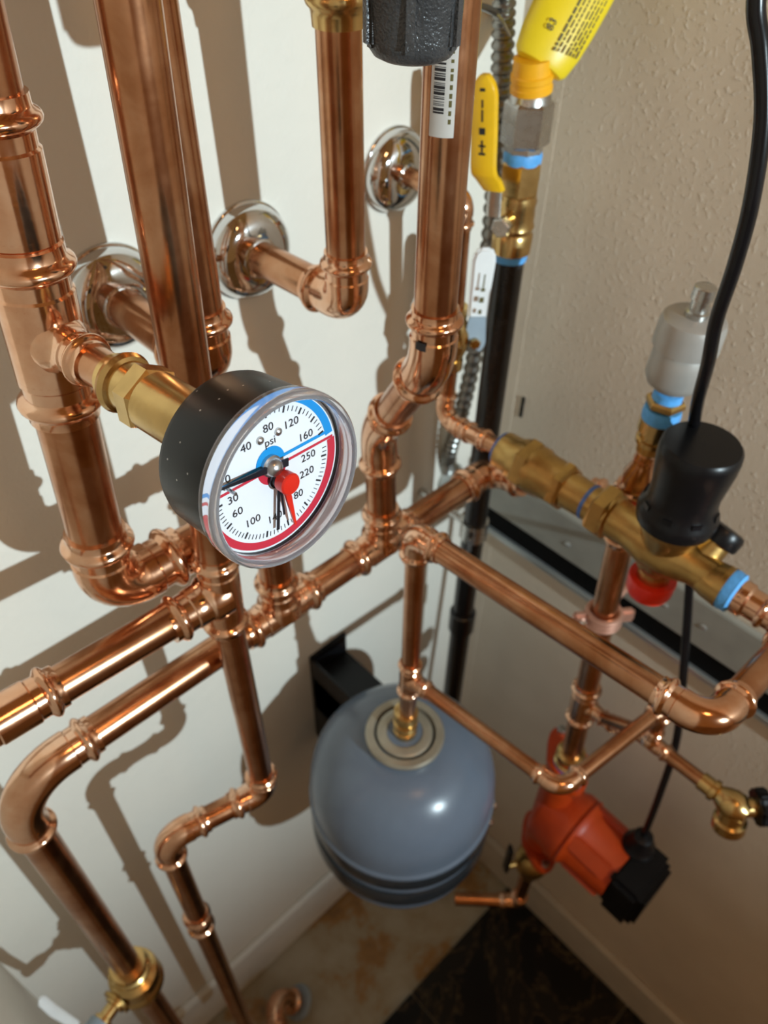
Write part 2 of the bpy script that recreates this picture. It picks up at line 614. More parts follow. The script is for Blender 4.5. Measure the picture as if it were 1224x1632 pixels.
build('cap', MB().lathe(vp + Z * 2 + dd * 53, dd, [(0, 13), (2, 14), (20, 13.5), (23, 10)], 20), 'grey_blue_plastic', vt)
lv = vp - Z * 12 + dd * 66
build('lever', MB().sweep([lv, lv + V((-10, 20, 20)), lv + V((-18, 34, 55)), lv + V((-20, 40, 80)), lv + V((-20, 41, 86))], [3, 5, 6, 5.5, 2.5], 18, squash=.45), 'white_plastic', vt)

# ------------------------------------------------------------------ gauge riser (far left)
YR, RR = 391, 17.6
gr = thing('gauge_riser', 'thick copper riser at the left edge carrying the gauge, elbowing right behind the tee', 'pipe', (110, YR, -300))
ra_, rb_ = at(-12, 200, y=YR), at(104, 660, y=YR)
rdir = (rb_ - ra_).normalized()


def on_riser(px, py):
    p = at(px, py, y=YR)
    return ra_ + rdir * (p - ra_).dot(rdir)


rc = on_riser(170, 945)
rtee = on_riser(74, 534)
rtee = ra_ + rdir * ((-222 - ra_.z) / rdir.z)
BD = V((math.sin(math.radians(7)), -math.cos(math.radians(7)), 0))
RB = 10.6
rup = ra_ - rdir * 420
re_ = elbow(gr, rc, -rdir, X, RR, 25)
rt = tee(gr, rtee, rdir, BD, RR, RB, hl=22)
zc = on_riser(17, 310)
coupling(gr, zc, rdir, RR * .94, gap=1.05)
pipe(gr, rup, zc - rdir * 22, RR * .94)
pipe(gr, zc + rdir * 10, rtee - rdir * (rt[0] - 10), RR)
pipe(gr, rtee + rdir * (rt[0] - 10), rc - rdir * (re_ - 10), RR)
rend = V((xt1, YR, rc.z))
e3 = elbow(gr, rend, -X, -Z, 15.5, 20)
pipe(gr, rc + X * (re_ - 10), rend - X * (e3 - 8), 16)
pipe(gr, rend - Z * (e3 - 8), (xt1, YH, ZH + t1[1] - 8), RH)
bs = rtee + BD * (rt[1] - 6)
pipe(gr, bs, bs + BD * 26, RB)
# brass female adapter the gauge screws into
ba = bs + BD * 22
ad = build('brass_adapter', MB().lathe(ba, BD, [(0, 10.8), (0, 12.4), (5, 12.6), (6, 15.0), (9, 16.2), (12, 15.0), (13, 13.2), (21, 13.2)], 36), 'brass', gr)
build('hex_nut', MB().hexa(ba + BD * 20, ba + BD * 33, 17.2, phase=.5), 'brass', ad)
build('barrel', MB().lathe(ba + BD * 32, BD, [(0, 14.6), (1, 15.4), (186 - 46 - (ba - rtee).length - 34, 15.4), (186 - 46 - (ba - rtee).length - 32, 13)], 36), 'brass', ad)

# ------------------------------------------------------------------ the gauge
FC = rtee + BD * 186                         # centre of the clear cover
_az, _el = math.radians(4), math.radians(6)     # the gauge looks a little upwards
BN = V((math.sin(_az) * math.cos(_el), -math.cos(_az) * math.cos(_el), math.sin(_el)))
g_back = FC - BN * 46
gt = thing('pressure_gauge', 'round black pressure and temperature gauge with blue and red dial under a clear cover', 'gauge', g_back)
build('socket', MB().lathe(g_back - BN * 22, BN, [(0, 9), (20, 9), (20, 17), (26, 19)], 32), 'black_plastic', gt)
build('case', MB().lathe(g_back, BN, [(0, 28), (0.5, 34), (2.5, 37.2), (6, 38.4), (37, 39.4), (37, 38.2), (8, 38), (8, 29)], 72), 'case_black', gt)
GU0 = V((math.cos(_az), math.sin(_az), 0))
GV0 = BN.cross(GU0)
RO = math.radians(-3.5)
GU = GU0 * math.cos(RO) + GV0 * math.sin(RO)
GV = GV0 * math.cos(RO) - GU0 * math.sin(RO)
DC = FC - BN * 12                                # dial plane
RD = 36.6
DG = DC
dial = build('dial', MB().lathe(DC - BN * 1.5, BN, [(0, 38.1), (1.5, 38.1)], 64), 'dial_white', gt)


def dp(a, r):
    a = math.radians(a)
    return DG + (GU * math.cos(a) + GV * math.sin(a)) * r


def dxy(x, y):
    return DG + GU * x + GV * y


assert (GU.cross(GV) - BN).length < 0.01 or True
sgn = 1 if GU.cross(GV).dot(BN) > 0 else -1
L1, L2, L3 = .12, .2, .3
off = BN * .1


def taper_band(name, r0a, r0b, r1, a0, a1, mat, n=60):
    vs, fs = [], []
    for i in range(n + 1):
        t = i / n
        a = math.radians(a0 + (a1 - a0) * t)
        e_ = GU * math.cos(a) + GV * math.sin(a)
        q0 = r0a + (r0b - r0a) * t
        for h_ in (.1, .22):
            vs += [DG + e_ * q0 + BN * h_, DG + e_ * r1 + BN * h_]
    for i in range(n):
        p, q = 4 * i, 4 * i + 4
        fs += [(p + 2, p + 3, q + 3, q + 2), (p, q, q + 1, p + 1), (p, p + 2, q + 2, q), (p + 1, q + 1, q + 3, p + 3)]
    return build(name, MB().add(vs, fs), mat, dial, smooth=False)


def flat_band(name, r0, r1, a0, a1, mat, c=(0, 0)):
    return build(name, MB().band(dxy(*c) + off, GU, GV, r0, r1, a0, a1, .12), mat, dial, smooth=False)


taper_band('pressure_arc', RD * .875, RD * .975, RD * .995, 9, 170, 'dial_blue')
taper_band('temperature_arc', RD * .885, RD * .92, RD * 1.01, 4, -177, 'dial_red')
flat_band('pressure_hub', 0.3, RD * .22, 0, 180, 'dial_blue', (-1, 6.2))
flat_band('temperature_hub', 0.3, RD * .22, -180, 0, 'dial_red', (-.5, 3.6))
build('pressure_line', MB().plate([(-RD * .97, 6.0), (RD * .97, 6.0), (RD * .97, 7.6), (-RD * .97, 7.6)], DG + off, GU, GV, .1), 'dial_blue', dial, smooth=False)
build('temperature_line', MB().plate([(-RD * .98, 2.6), (RD * .98, 2.6), (RD * .98, 3.9), (-RD * .98, 3.9)], DG + off, GU, GV, .1), 'dial_red', dial, smooth=False)


def ticks(name, a0, a1, count, major):
    mb = MB()
    for i in range(count + 1):
        a = a0 + (a1 - a0) * i / count
        big = i % major == 0
        r0, r1, hw = RD * (.775 if big else .795), RD * .86, (.42 if big else .16)
        e = (dp(a, 1) - DG)
        pe = GV * e.dot(GU) - GU * e.dot(GV)
        mb.box(DG + e * (r0 + r1) / 2 + BN * .15, e, pe, BN, (r1 - r0) / 2, hw, .1)
    o = build(name, mb, 'ink', dial, smooth=False)
    o['kind'] = 'stuff'


ticks('pressure_ticks', 166, 15, 32, 4)
ticks('temperature_ticks', -178, -1, 44, 6)
for s, x_, y_ in (('0', -23.6, 9.6), ('40', -12.4, 19.6), ('80', .2, 23.4), ('120', 12.6, 20.2), ('160', 20.0, 10.4), ('250', 20.4, -.6), ('220', 18.6, -8.6),
                  ('180', 10.9, -17.6), ('140', -2.6, -22.4), ('100', -14.6, -17.6), ('60', -21.6, -8.8), ('30', -22.8, -1.2)):
    text_mesh('numeral', s, dxy(x_, y_), GU, GV, 5.4, 'ink', dial, .25 * sgn, 1.08)
text_mesh('lettering', 'psi', dxy(.3, 16.6), GU, GV, 5.4, 'ink', dial, .25 * sgn, 1.05)
for q in ((-5, 19.6), (5.0, 19.4)):
    build('dial_screw', MB().lathe(dxy(*q), BN, [(0, 2.0), (.9, 1.8), (1.6, .9), (1.7, .05)], 16), 'steel', dial)
# pointers
pv1, pv2 = dxy(-1.6, 5.6), dxy(.6, -2.0)
build('pressure_pivot', MB().lathe(pv1, BN, [(0, 5.2), (2, 5.2), (2.6, 4.4), (4.5, 4.0), (6.0, 2.4), (6.6, .1)], 28), 'steel', gt)
a = math.radians(173)
e = GU * math.cos(a) + GV * math.sin(a)
pe = GV * e.dot(GU) - GU * e.dot(GV)
build('pressure_needle', MB().add([pv1 + BN * 3.4 + e * -8 + pe * 2, pv1 + BN * 3.4 + e * -8 - pe * 2, pv1 + BN * 3.4 + e * 29 - pe * .5, pv1 + BN * 3.4 + e * 29 + pe * .5,
                                   pv1 + BN * 2.8 + e * -8 + pe * 2, pv1 + BN * 2.8 + e * -8 - pe * 2, pv1 + BN * 2.8 + e * 29 - pe * .5, pv1 + BN * 2.8 + e * 29 + pe * .5],
                                  [(0, 1, 2, 3), (7, 6, 5, 4), (0, 4, 5, 1), (1, 5, 6, 2), (2, 6, 7, 3), (3, 7, 4, 0)]), 'needle_black', gt, smooth=False)
sp = pv1 + BN * .2 + GU * -24 + GV * .8
build('stop_pin', MB().cyl(sp, sp + BN * 7, .8, 12), 'steel', gt)
build('temperature_pivot', MB().lathe(pv2, BN, [(0, 4.6), (2, 4.6), (2.4, 3.6), (4, 3)], 24), 'needle_black', gt)
for nm, ang, ln, wd_, h, mt_ in (('temperature_needle', -99, 28, .8, 2.6, 'needle_black'), ('needle_tail', -90, 21, .5, 3.2, 'needle_black')):
    a = math.radians(ang)
    e = GU * math.cos(a) + GV * math.sin(a)
    pe = GV * e.dot(GU) - GU * e.dot(GV)
    build(nm, MB().box(pv2 + BN * h + e * (ln / 2 - 2), e, pe, BN, ln / 2, wd_, .2), mt_, gt, smooth=False)
pk = pv2 + GU * 1.0 + GV * -.2
build('red_knob', MB().lathe(pk + BN * 3, BN, [(0, 3), (1, 3), (1.2, 5.0), (6.0, 5.2), (6.8, 4.6), (7, .1)], 32), 'red_plastic', gt, label='red set knob over the lower dial')
a = math.radians(-83)
e = GU * math.cos(a) + GV * math.sin(a)
pe = GV * e.dot(GU) - GU * e.dot(GV)
kp = pk + BN * 5.6
build('set_pointer', MB().plate([(3, -1.5), (10, -1.5), (26, -.5), (26, .5), (10, 1.5), (3, 1.5)], kp, e, pe, -1.2), 'red_plastic', gt, smooth=False)
# clear cover: thick rim and flat window
build('cover_rim', MB().lathe(FC - BN * 10, BN, [(0, 39.5), (0, 41.0), (6, 41.4), (8.5, 41.0), (10, 39.8), (10.2, 38.4), (9, 37.6), (1, 37.8), (0, 38.1)], 72, close=True), 'clear_rim', gt)
build('cover_window', MB().lathe(FC - BN * .9, BN, [(0, 37.9), (.8, 37.8)], 64), 'clear_plastic', gt)

# ------------------------------------------------------------------ near pipe of the pair, with tee, left run and lower offset
YC, RC = 356, 14.3
cr_ = thing('copper_riser', 'nearer of the twin tall copper pipes, with left tee and stepped leg to the floor', 'pipe', (184, YC, -450))
c0, c1 = at(204, 0, y=YC), at(283, 530, y=YC)
ctee = at(352, 942, y=YC)
cdir = (ctee - c0).normalized()
tt = tee(cr_, ctee, cdir, -X, RC * .93, RC * .96, hl=20, bl=24)
pipe(cr_, c0 - cdir * 700, ctee - cdir * (tt[0] - 8), RC)
RM = 12.0
m1 = at(421, 1258, y=YC - 3)
m2 = at(262, 1338, y=378)
m2.z = m1.z
m2 = at(262, 1338, z=m1.z)
md = (m1 - ctee).normalized()
pipe(cr_, ctee + md * (tt[0] - 8), m1 - md * 30, RM)
hdv = (m2 - m1).normalized()
em1 = elbow(cr_, m1, -md, hdv, RM, 15)
m3 = at(398, 1650, y=m2.y)
md2 = (m3 - m2).normalized()
em2 = elbow(cr_, m2, -hdv, md2, RM, 22)
pipe(cr_, m1 + hdv * (em1 - 6), m2 - hdv * (em2 - 6), RM)
cc = at(317, 1466, y=m2.y)
coupling(cr_, cc, md2, RM, gap=.35)
pipe(cr_, m2 + md2 * (em2 - 6), m2 + md2 * 1.02 * (m3 - m2).length, RM)
lu = at(14, 1126, y=YC)
lu.z = (lu.z + ctee.z) / 2
ud = (lu - ctee)
ud.y = 0
ud.normalize()
coupling(cr_, ctee + ud * (ctee - lu).length, ud, RC * .95, gap=.7)
pipe(cr_, ctee + ud * (tt[1] - 8), ctee + ud * (ctee.x - XS - 1), RC * .95)
# bottom end fitting on the floor
be = at(440, 1592, y=430)
bq = thing('floor_elbow', 'copper elbow fitting with pale plastic ring near the floor under the left wall', 'pipe fitting', be)
elbow(bq, be, (-.55, -.75, -.1), (.5, -.35, -.7), 17, 20)
b2 = be + V((.5, -.35, -.7)).normalized() * 56
build('plastic_ring', MB().lathe(b2, V((.5, -.35, -.7)), [(0, 18), (0, 30), (4, 32), (9, 30), (9, 18)], 32), 'grey_blue_plastic', bq)

# ------------------------------------------------------------------ drops into the wall flanges
d1 = thing('wall_drop_pipe', 'farther of the twin tall copper pipes, elbowing back into its chrome flange', 'pipe', (215, 388, -285))
k1 = V((215, 390, -284))
ek = elbow(d1, k1, Z, (ESC[0] - k1), 14.3, 18)
pipe(d1, k1 + Z * (ek - 8), k1 + Z * 900, 14.3)
pipe(d1, k1 + (ESC[0] - k1).normalized() * (ek - 8), ESC[0] - Y * 2, 14.3)

d2 = thing('wall_drop_pipe', 'copper drop pipe with brass sleeve above, elbowing back into the middle chrome flange', 'pipe', (350, 408, -292))
k2 = V((338.5, 394, -283))
up2 = (at(539, 30, y=392) - k2).normalized()
ek = elbow(d2, k2, up2, (ESC[1] - k2), 13.8, 15)
pipe(d2, k2 + up2 * (ek - 8), k2 + up2 * 900, 13.8)
pipe(d2, k2 + (ESC[1] - k2).normalized() * (ek - 8), ESC[1] - Y * 2, 13.8)
bz = at(541, 40, y=392)
build('brass_sleeve', MB().lathe(bz, up2, [(0, 14.4), (0, 16.0), (6, 16.4), (9, 17), (11, 19), (14, 20), (17, 19), (19, 17), (30, 17), (32, 20), (60, 20)], 36), 'brass', d2)

# ------------------------------------------------------------------ tall pipe with the barcode and double offset
d3 = thing('offset_riser', 'tall copper pipe with a barcode sticker, stepping back through two bends to the header', 'pipe', (342, 309, -285))
q1 = at(689, 576, y=309)
q2 = at(603, 684, y=YH)
up3 = (at(717, 100, y=309) - q1).normalized()
q3 = V((xt2, YH, ZH + t2[1]))
ea = elbow(d3, q1, up3, q2 - q1, 14.3, 46)
eb = elbow(d3, q2, q1 - q2, q3 - q2, 14.3, 70)
pipe(d3, q1 + up3 * (ea - 8), q1 + up3 * 950, 14.3)
qd = (q2 - q1).normalized()
pipe(d3, q1 + qd * (ea - 8), q2 - qd * (eb - 8), 14.3)
pipe(d3, q2 + (q3 - q2).normalized() * (eb - 8), q3 - Z * 8, 14.3)


def curved_label(name, p, axis, r, facing, half_deg, h0, h1, mat, parent, lift=.25, a_off=0.0, n=10):
    """sheet lying on a pipe of radius r"""
    p, axis = V(p), V(axis).normalized()
    u = (facing - axis * facing.dot(axis)).normalized()
    w = axis.cross(u)
    mb = MB()
    vs, fs = [], []
    for i in range(n + 1):
        a = math.radians(a_off - half_deg + 2 * half_deg * i / n)
        e = u * math.cos(a) + w * math.sin(a)
        for h, q in ((h0, r + lift), (h1, r + lift), (h1, r + lift - .2), (h0, r + lift - .2)):
            vs.append(p + axis * h + e * q)
    for i in range(n):
        for j in range(4):
            fs.append((4 * i + j, 4 * i + (j + 1) % 4, 4 * i + 4 + (j + 1) % 4, 4 * i + 4 + j))
    fs += [(0, 1, 2, 3), (4 * n + 3, 4 * n + 2, 4 * n + 1, 4 * n)]
    mb.add(vs, fs)
    return build(name, mb, mat, parent)


face3 = V((-.82, -.50, 0))
s0 = at(680, 216, y=309)
sz = (s0 - q1).dot(up3)
st = curved_label('barcode_sticker', q1, up3, 14.3, face3, 28, sz, sz + 62, 'sticker', d3)
h = sz + 12
while h < sz + 58:
    w_ = random.choice((.35, .6, 1.0, 1.5))
    curved_label('bar', q1, up3, 14.3, face3, 12, h, h + w_, 'ink', st, .35, -8, 4)
    h += w_ + random.choice((.4, .7, 1.0))
h = sz + 7
for s_ in range(12):
    curved_label('print_mark', q1, up3, 14.3, face3, 3, h, h + random.choice((1.6, 2.4, 3.2)), 'ink_soft', st, .35, 17, 2)
    h += 4.2

curved_label('print_mark', q1, up3, 16.5, V((-.98, -.2, 0)), 14, 17, 23, 'ink', d3, .25)

# ------------------------------------------------------------------ cast body at the top edge
cb = at(659, 28, y=258)
ct = thing('cast_valve', 'dark grey pebbled cast metal valve body with ribs hanging at the top edge', 'valve', cb)
rcb = 20.5
build('body', MB().lathe(cb - Z * 15, Z, [(0, 9), (.4, 13), (2, 16.4), (5, 18.6), (9, 19.6), (27, rcb), (28, rcb + .8), (30, rcb + 2.6), (33, rcb + 3.2), (60, rcb + 4), (62, rcb), (70, 17), (100, 16)], 48), 'cast_iron', ct)
for k in range(6):
    a = math.radians(k * 60 + 222)
    e = V((math.cos(a), math.sin(a), 0))
    build('rib', MB().box(cb + e * 19.4 + Z * 3.5, (e + Z * -.06).normalized(), Z.cross(e), Z, 2.4, 3.6, 12.5), 'cast_iron', ct, bevel=1.8)
build('pipe', MB().cyl(cb + Z * 80, cb + Z * 500, 14.3, 28), CP, ct)

# ------------------------------------------------------------------ water line with the white lever
RN = 8.6
w1 = V((503, 432, -262))
w2 = at(707, 668, x=503)
wl = thing('mixing_feed_pipe', 'thin copper line dropping behind the barcode pipe from chrome flange to mixing valve', 'pipe', w1)
ew = elbow(wl, w1, ESC[2] - w1, -Z, RN, 10)
pipe(wl, ESC[2] - Y * 2, w1 + Y * (ew - 5), RN)
XM, ZM = 492, -478
w3 = at(800, 716, x=XM)
wd2 = (w3 - w2).normalized()
vb = V((507, w2.y, -398))
w1.y
el = elbow(wl, w2, vb - w2, wd2, RN, 16)
pipe(wl, w1 - Z * (ew - 5), vb + Z * 6, RN)
pipe(wl, vb, w2 + (vb - w2).normalized() * (el - 5), RN)
coupling(wl, w2 + wd2 * (el + 18), wd2, RN, .3)
pipe(wl, w2 + wd2 * (el - 5), w3 + wd2 * 4, RN)
# ball valve with white lever
wv = thing('lever_valve', 'small brass ball valve with a long white lever, behind the barcode pipe', 'valve', vb)
build('body', MB().lathe(vb - Z * 34, Z, [(0, 9), (0, 12), (10, 12), (11, 10.5), (18, 13), (26, 16), (34, 17), (42, 16), (50, 13), (57, 10.5), (58, 12), (68, 12), (68, 9)], 28), 'brass', wv)
sd = V((-.60, -.80, 0))
build('stem', MB().cyl(vb + sd * 10, vb + sd * 26, 4.5, 16), 'brass', wv)
lw = vb + sd * 24
lu_ = at(777, 396, y=lw.y) - at(756, 545, y=lw.y)
lu_ = lu_.normalized()
ls = sd.cross(lu_).normalized()
b0 = at(756, 545, y=lw.y)
build('bracket', MB().plate([(11 * math.cos(t) , 13 * math.sin(t)) for t in [i * math.pi / 8 for i in range(8, 17)]] + [(8, 26), (-8, 26)], b0, ls, lu_, 2.2), 'grey_blue_plastic', wv)
build('nut', MB().hexa(b0 + sd * 1, b0 + sd * 6, 5.5), 'brass', wv)
lev = [(-9, 18), (9, 25), (11, 80), (9.5, 88), (5, 92), (-5, 92), (-9, 88), (-10.5, 80)]
hv = build('lever', MB().plate(lev, b0 - sd * 2, ls, lu_, 6), 'white_plastic', wv, bevel=2)
for hh, ww, gg in ((34, 1.6, 2.2), (46, 2.2, 2.6), (56, 2.0, 1.6), (62, .7, 4.0), (68, .7, 3.0)):
    build('print_mark', MB().box(b0 + sd * 4.2 + lu_ * hh, ls, lu_, sd, ww, gg, .15), 'ink_soft', hv, smooth=False)

# ------------------------------------------------------------------ brass check valve and mixing valve
u0, u1 = at(802, 716, x=XM), at(938, 800, x=XM)
u1.z = u0.z = (u0.z + u1.z) / 2
md_ = (u1 - u0).normalized()
ul = (u1 - u0).length
cv = thing('check_valve', 'stout brass check valve with blue tape at both ends, left of the mixing valve', 'valve', u0)
build('body', MB().lathe(u0, md_, [(0, 11), (0, 18.5), (ul * .16, 19.5), (ul * .20, 22.5), (ul * .44, 23.5), (ul * .48, 21.5), (ul * .72, 21), (ul * .75, 18), (ul, 17), (ul, 10)], 36), 'brass_dull', cv)
build('hex_nut', MB().hexa(u0 + md_ * ul * .24, u0 + md_ * ul * .40, 26.5, 6, .2), 'brass_dull', cv)
build('hex_nut', MB().hexa(u0 + md_ * ul * .66, u0 + md_ * ul * .78, 24.0, 6, .2), 'brass_dull', cv)
for q in (-.035, .985):
    build('thread_tape', MB().lathe(u0 + md_ * ul * q, md_, [(0, 12), (0, 16.6), (2, 17.6), (4.5, 17.2), (5, 12)], 28), 'tape_dark_blue', cv)

kb = V((XM, 165, u0.z))
mv = thing('mixing_valve', 'brass thermostatic mixing valve with a tall black cap and a red plug beneath', 'valve', kb)
y0 = u1.y - 3
build('body', MB().lathe((XM, y0, kb.z), -Y, [(0, 10), (0, 17), (8, 17), (9, 22), (24, 22), (26, 19), (40, 18), (52, 20), (64, 23), (84, 23), (94, 20), (106, 16), (122, 15), (130, 17)], 36), 'brass_dull', mv)
build('hex_nut', MB().hexa((XM, y0 - 7, kb.z), (XM, y0 - 24, kb.z), 25.5, 6, .2), 'brass_dull', mv)
build('bonnet', MB().lathe(kb + Z * 8, Z, [(0, 22), (14, 25), (20, 28), (27, 28), (28, 25)], 36), 'brass_dull', mv)
kt = at(1108, 690, x=XM)
cap = [(0, 29), (2, 32), (9, 33), (14, 32), (18, 29.5), (26, 27.6), (36, 27.4), (48, 29), (62, 30.6), (72, 31), (78, 30.4), (80.5, 28.5), (81, 0.05)]
cpart = build('cap', MB().lathe(kb + Z * 33, Z, cap, 48), 'black_plastic', mv, label='tall black plastic cap')
for k in range(8):
    a = math.radians(k * 45 + 10)
    e = V((math.cos(a), math.sin(a), 0))
    build('grip_flat', MB().box(kb + Z * 50 + e * 27.5, e, Z.cross(e), Z, 2.5, 6, 7), 'black_plastic', cpart, bevel=2)
build('lower_neck', MB().lathe(kb - Z * 8, -Z, [(0, 21), (12, 19), (17, 14.5), (46, 14)], 32), 'brass_dull', mv)
build('red_plug', MB().lathe(kb - Z * 36, -Z, [(0, 17), (0, 20.5), (2, 21.2), (15, 20.5), (20, 18.5), (21, 14), (8, 14), (2, 15.5)], 36), 'red_plastic', mv, label='round red plastic plug')
sc0 = V((XM + 4, 138, kb.z - 4))
sc1 = at(1150, 851, x=XM + 26)
sdv = (sc1 - sc0).normalized()
build('side_port', MB().lathe(sc0, sdv, [(0, 15), ((sc1 - sc0).length - 6, 14), ((sc1 - sc0).length - 6, 8)], 28), 'brass_dull', mv)
build('side_cap', MB().lathe(sc1 - sdv * 8, sdv, [(0, 14), (0, 17.5), (2, 18.5), (11, 18.5), (14.5, 17), (15.5, 14), (15.8, .05)], 32), 'black_plastic', mv)
oy = at(1163, 928, x=XM).y
build('outlet', MB().lathe((XM, 130, kb.z - 2), -Y, [(0, 14), (10, 17), (24, 18.5), (130 - oy - 2, 18.5), (130 - oy, 15)], 32), 'brass_dull', mv)
build('thread_tape', MB().lathe((XM, oy + 2, kb.z - 2), -Y, [(0, 14), (0, 17.5), (4, 18.3), (8, 17.6), (10, 17.9), (12, 14)], 32), 'tape_blue', mv)

# ------------------------------------------------------------------ loop of thin pipe from the mixing valve to the tank
RA = 11.1
lp = thing('copper_loop', 'copper loop running from the mixing valve outlet round to the top of the grey tank', 'pipe', (355, 200, -470))
n1 = V((XM, 46, kb.z - 2))
ZA = at(1095, 1128, x=355).z
n2 = V((355, 47, ZA))
n2b = V((XM, 46, ZA))
n3 = at(664, 852, x=355)
ee = elbow(lp, n1, Y, (n2 - n1), RA, 13)
build('male_adapter', MB().lathe((XM, oy - 8, n1.z), -Y, [(0, 14), (4, 15), (10, 15), (12, 12.8), (oy - 8 - n1.y - ee + 6, 12.8)], 28), CFM, lp)
ef = elbow(lp, n2, (n1 - n2), (n3 - n2), RA, 20)
pipe(lp, n1 + (n2 - n1).normalized() * (ee - 6), n2 + (n1 - n2).normalized() * (ef - 6), RA)
nd = (n3 - n2).normalized()
eg = elbow(lp, n3, -nd, -Z, RA, 12)
pipe(lp, n2 + nd * (ef - 6), n3 - nd * (eg - 6), RA)
RT = 9.6
TX, TY = n3.x, n3.y
n4 = at(657, 1076, y=TY - 2)
n4.x = TX
RL = 8.0
c5 = at(893, 1258, z=n4.z + 12)
ld = (c5 - n4).normalized()
te = tee(lp, n4, Z, ld, RT, RL, hl=14)
pipe(lp, n3 - Z * (eg - 6), n4 + Z * (te[0] - 6), RT)
TZ = at(650, 1160, y=TY).z                       # top of tank
pipe(lp, n4 - Z * (te[0] - 6), (TX, n4.y, TZ + 40), RT)
c6 = at(1064, 1122, z=n4.z + 12)
el5 = elbow(lp, c5, -ld, c6 - c5, RL, 16)
pipe(lp, n4 + ld * (te[1] - 5), c5 - ld * (el5 - 5), RL)
l6 = (c6 - c5).normalized()
el6 = elbow(lp, c6, -l6, -Z, RL, 12)
pipe(lp, c5 + l6 * (el5 - 5), c6 - l6 * (el6 - 5), RL)

# ------------------------------------------------------------------ expansion tank
TC = V((TX, TY, TZ))
RK = 117
tk = thing('expansion_tank', 'blue-grey painted expansion tank with a pale ring on top, strapped to the left wall', 'tank', TC - Z * 420)
pr = [(0, .05), (0, 30)]
for i in range(0, 13):
    a = math.radians(90 * i / 12)
    pr.append((-14 - 92 * (1 - math.cos(a)), 38 + (RK - 38) * math.sin(a)))
pr += [(-128, RK), (-131, RK + 2.5), (-136, RK + 2.5), (-139, RK), (-185, RK - 1), (-230, RK - 3)]
for i in range(1, 11):
    a = math.radians(90 * i / 10)
    pr.append((-230 - 85 * math.sin(a), (RK - 3) * math.cos(a) + .05))
build('shell', MB().lathe(TC - Z * 2, Z, pr, 72), 'tank_grey', tk)
build('top_ring', MB().lathe(TC - Z * 16, Z, [(0, 40), (6, 46), (11, 47), (14, 45), (14, 37), (9, 35), (0, 34)], 56), 'tank_ring', tk, label='pale ring on the tank top')
build('inner_dish', MB().lathe(TC - Z * 12, Z, [(0, 33), (9, 33), (11, 30), (11, 22), (7, 19), (0, 18)], 48), 'tank_ring', tk)
build('brass_nipple', MB().lathe(TC - Z * 3, Z, [(0, 14), (8, 14), (9, 12), (14, 12), (15, 14.5), (24, 14.5), (25, 12), (30, 12), (31, 14), (44, 14), (46, 10)], 32), 'brass', tk)
build('air_cap', MB().lathe(TC - Z * 312, -Z, [(0, 16), (14, 15), (16, 9), (34, 8)], 20), 'black_plastic', tk)
# wall bracket; straps made tall and dark to paint in the shaded lower tank
bk = thing('tank_bracket', 'black metal wall bracket with steel straps holding the grey tank', 'bracket', (TX + 10, YW, TZ - 140))
p0 = at(522, 1062, y=YW - 2)
build('wall_plate', MB().abox(p0.x - 30, p0.x + 34, YW - 6, YW, TZ - 260, p0.z + 50), 'black_plastic', bk, bevel=1.5)
build('arm', MB().abox(p0.x - 30, p0.x + 34, TY + RK - 22, YW - 5, p0.z - 70, p0.z + 10), 'black_plastic', bk, bevel=2)
build('side_gusset', MB().abox(p0.x - 30, p0.x - 26, TY + 60, YW - 5, p0.z - 160, p0.z + 46), 'black_plastic', bk)
for dz in (150, 200):
    sb = build('strap', MB().lathe(TC - Z * dz, Z, [(-17, RK - 3), (-17, RK + 1.6), (-14, RK + 2.4), (14, RK + 2.4), (17, RK + 1.6), (17, RK - 3)], 72, close=True), 'strap_shaded', bk)
    for ang in (-52, -33):
        a = math.radians(ang)
        e = V((math.cos(a), math.sin(a), 0))
        build('strap_screw', MB().lathe(TC - Z * dz + e * (RK + 1), e, [(0, 6), (5, 6), (7, 3.5)], 12), 'steel', sb)

# ------------------------------------------------------------------ pump line
XP = 536
pl_ = thing('pump_riser', 'upright copper line from orange pump to grey air vent, clamped near the rail', 'pipe', (XP, 200, -700))
v0 = at(988, 868, x=XP)
v1 = at(908, 1212, x=XP)
vd = (v0 - v1).normalized()
RPu = 13.2


def on_v(px, py):
    p = at(px, py, x=XP)
    return v1 + vd * (p - v1).dot(vd)


ptop = on_v(1003, 808)
pu2 = at(1047, 680, x=XP)
ud2 = (pu2 - ptop).normalized()
r1 = tee(pl_, on_v(930, 1120), vd, V((0, -1, 0)), RPu, RL, hl=15)
pipe(pl_, v1, on_v(930, 1120) - vd * (r1[0] - 8), RPu)
r2 = tee(pl_, ptop - vd * 8, vd, Y, RPu, RPu, hl=16)
pipe(pl_, on_v(930, 1120) + vd * (r1[0] - 8), ptop - vd * (r2[0]), RPu)
rt_ = pu2 - ptop
build('reducer', MB().lathe(ptop + ud2 * 30, ud2, [(0, RPu * 1.16), (10, RPu * 1.16), (24, 10.4), (30, 10.4)], 28), CFM, pl_)
collar(build('coupling', MB().cyl(ptop + ud2 * 50, ptop + ud2 * 66, 10, 24), CFM, pl_), ptop + ud2 * 80, -ud2, 8.6)
pipe(pl_, ptop + ud2 * 50, pu2 - ud2 * 14, 8.6)
build('brass_adapter', MB().lathe(pu2 - ud2 * 26, ud2, [(0, 9), (0, 11.5), (9, 12), (10, 14.5), (14, 14.5), (15, 12.5), (22, 12.5), (23, 16), (35, 16), (36, 13)], 28), 'brass', pl_)
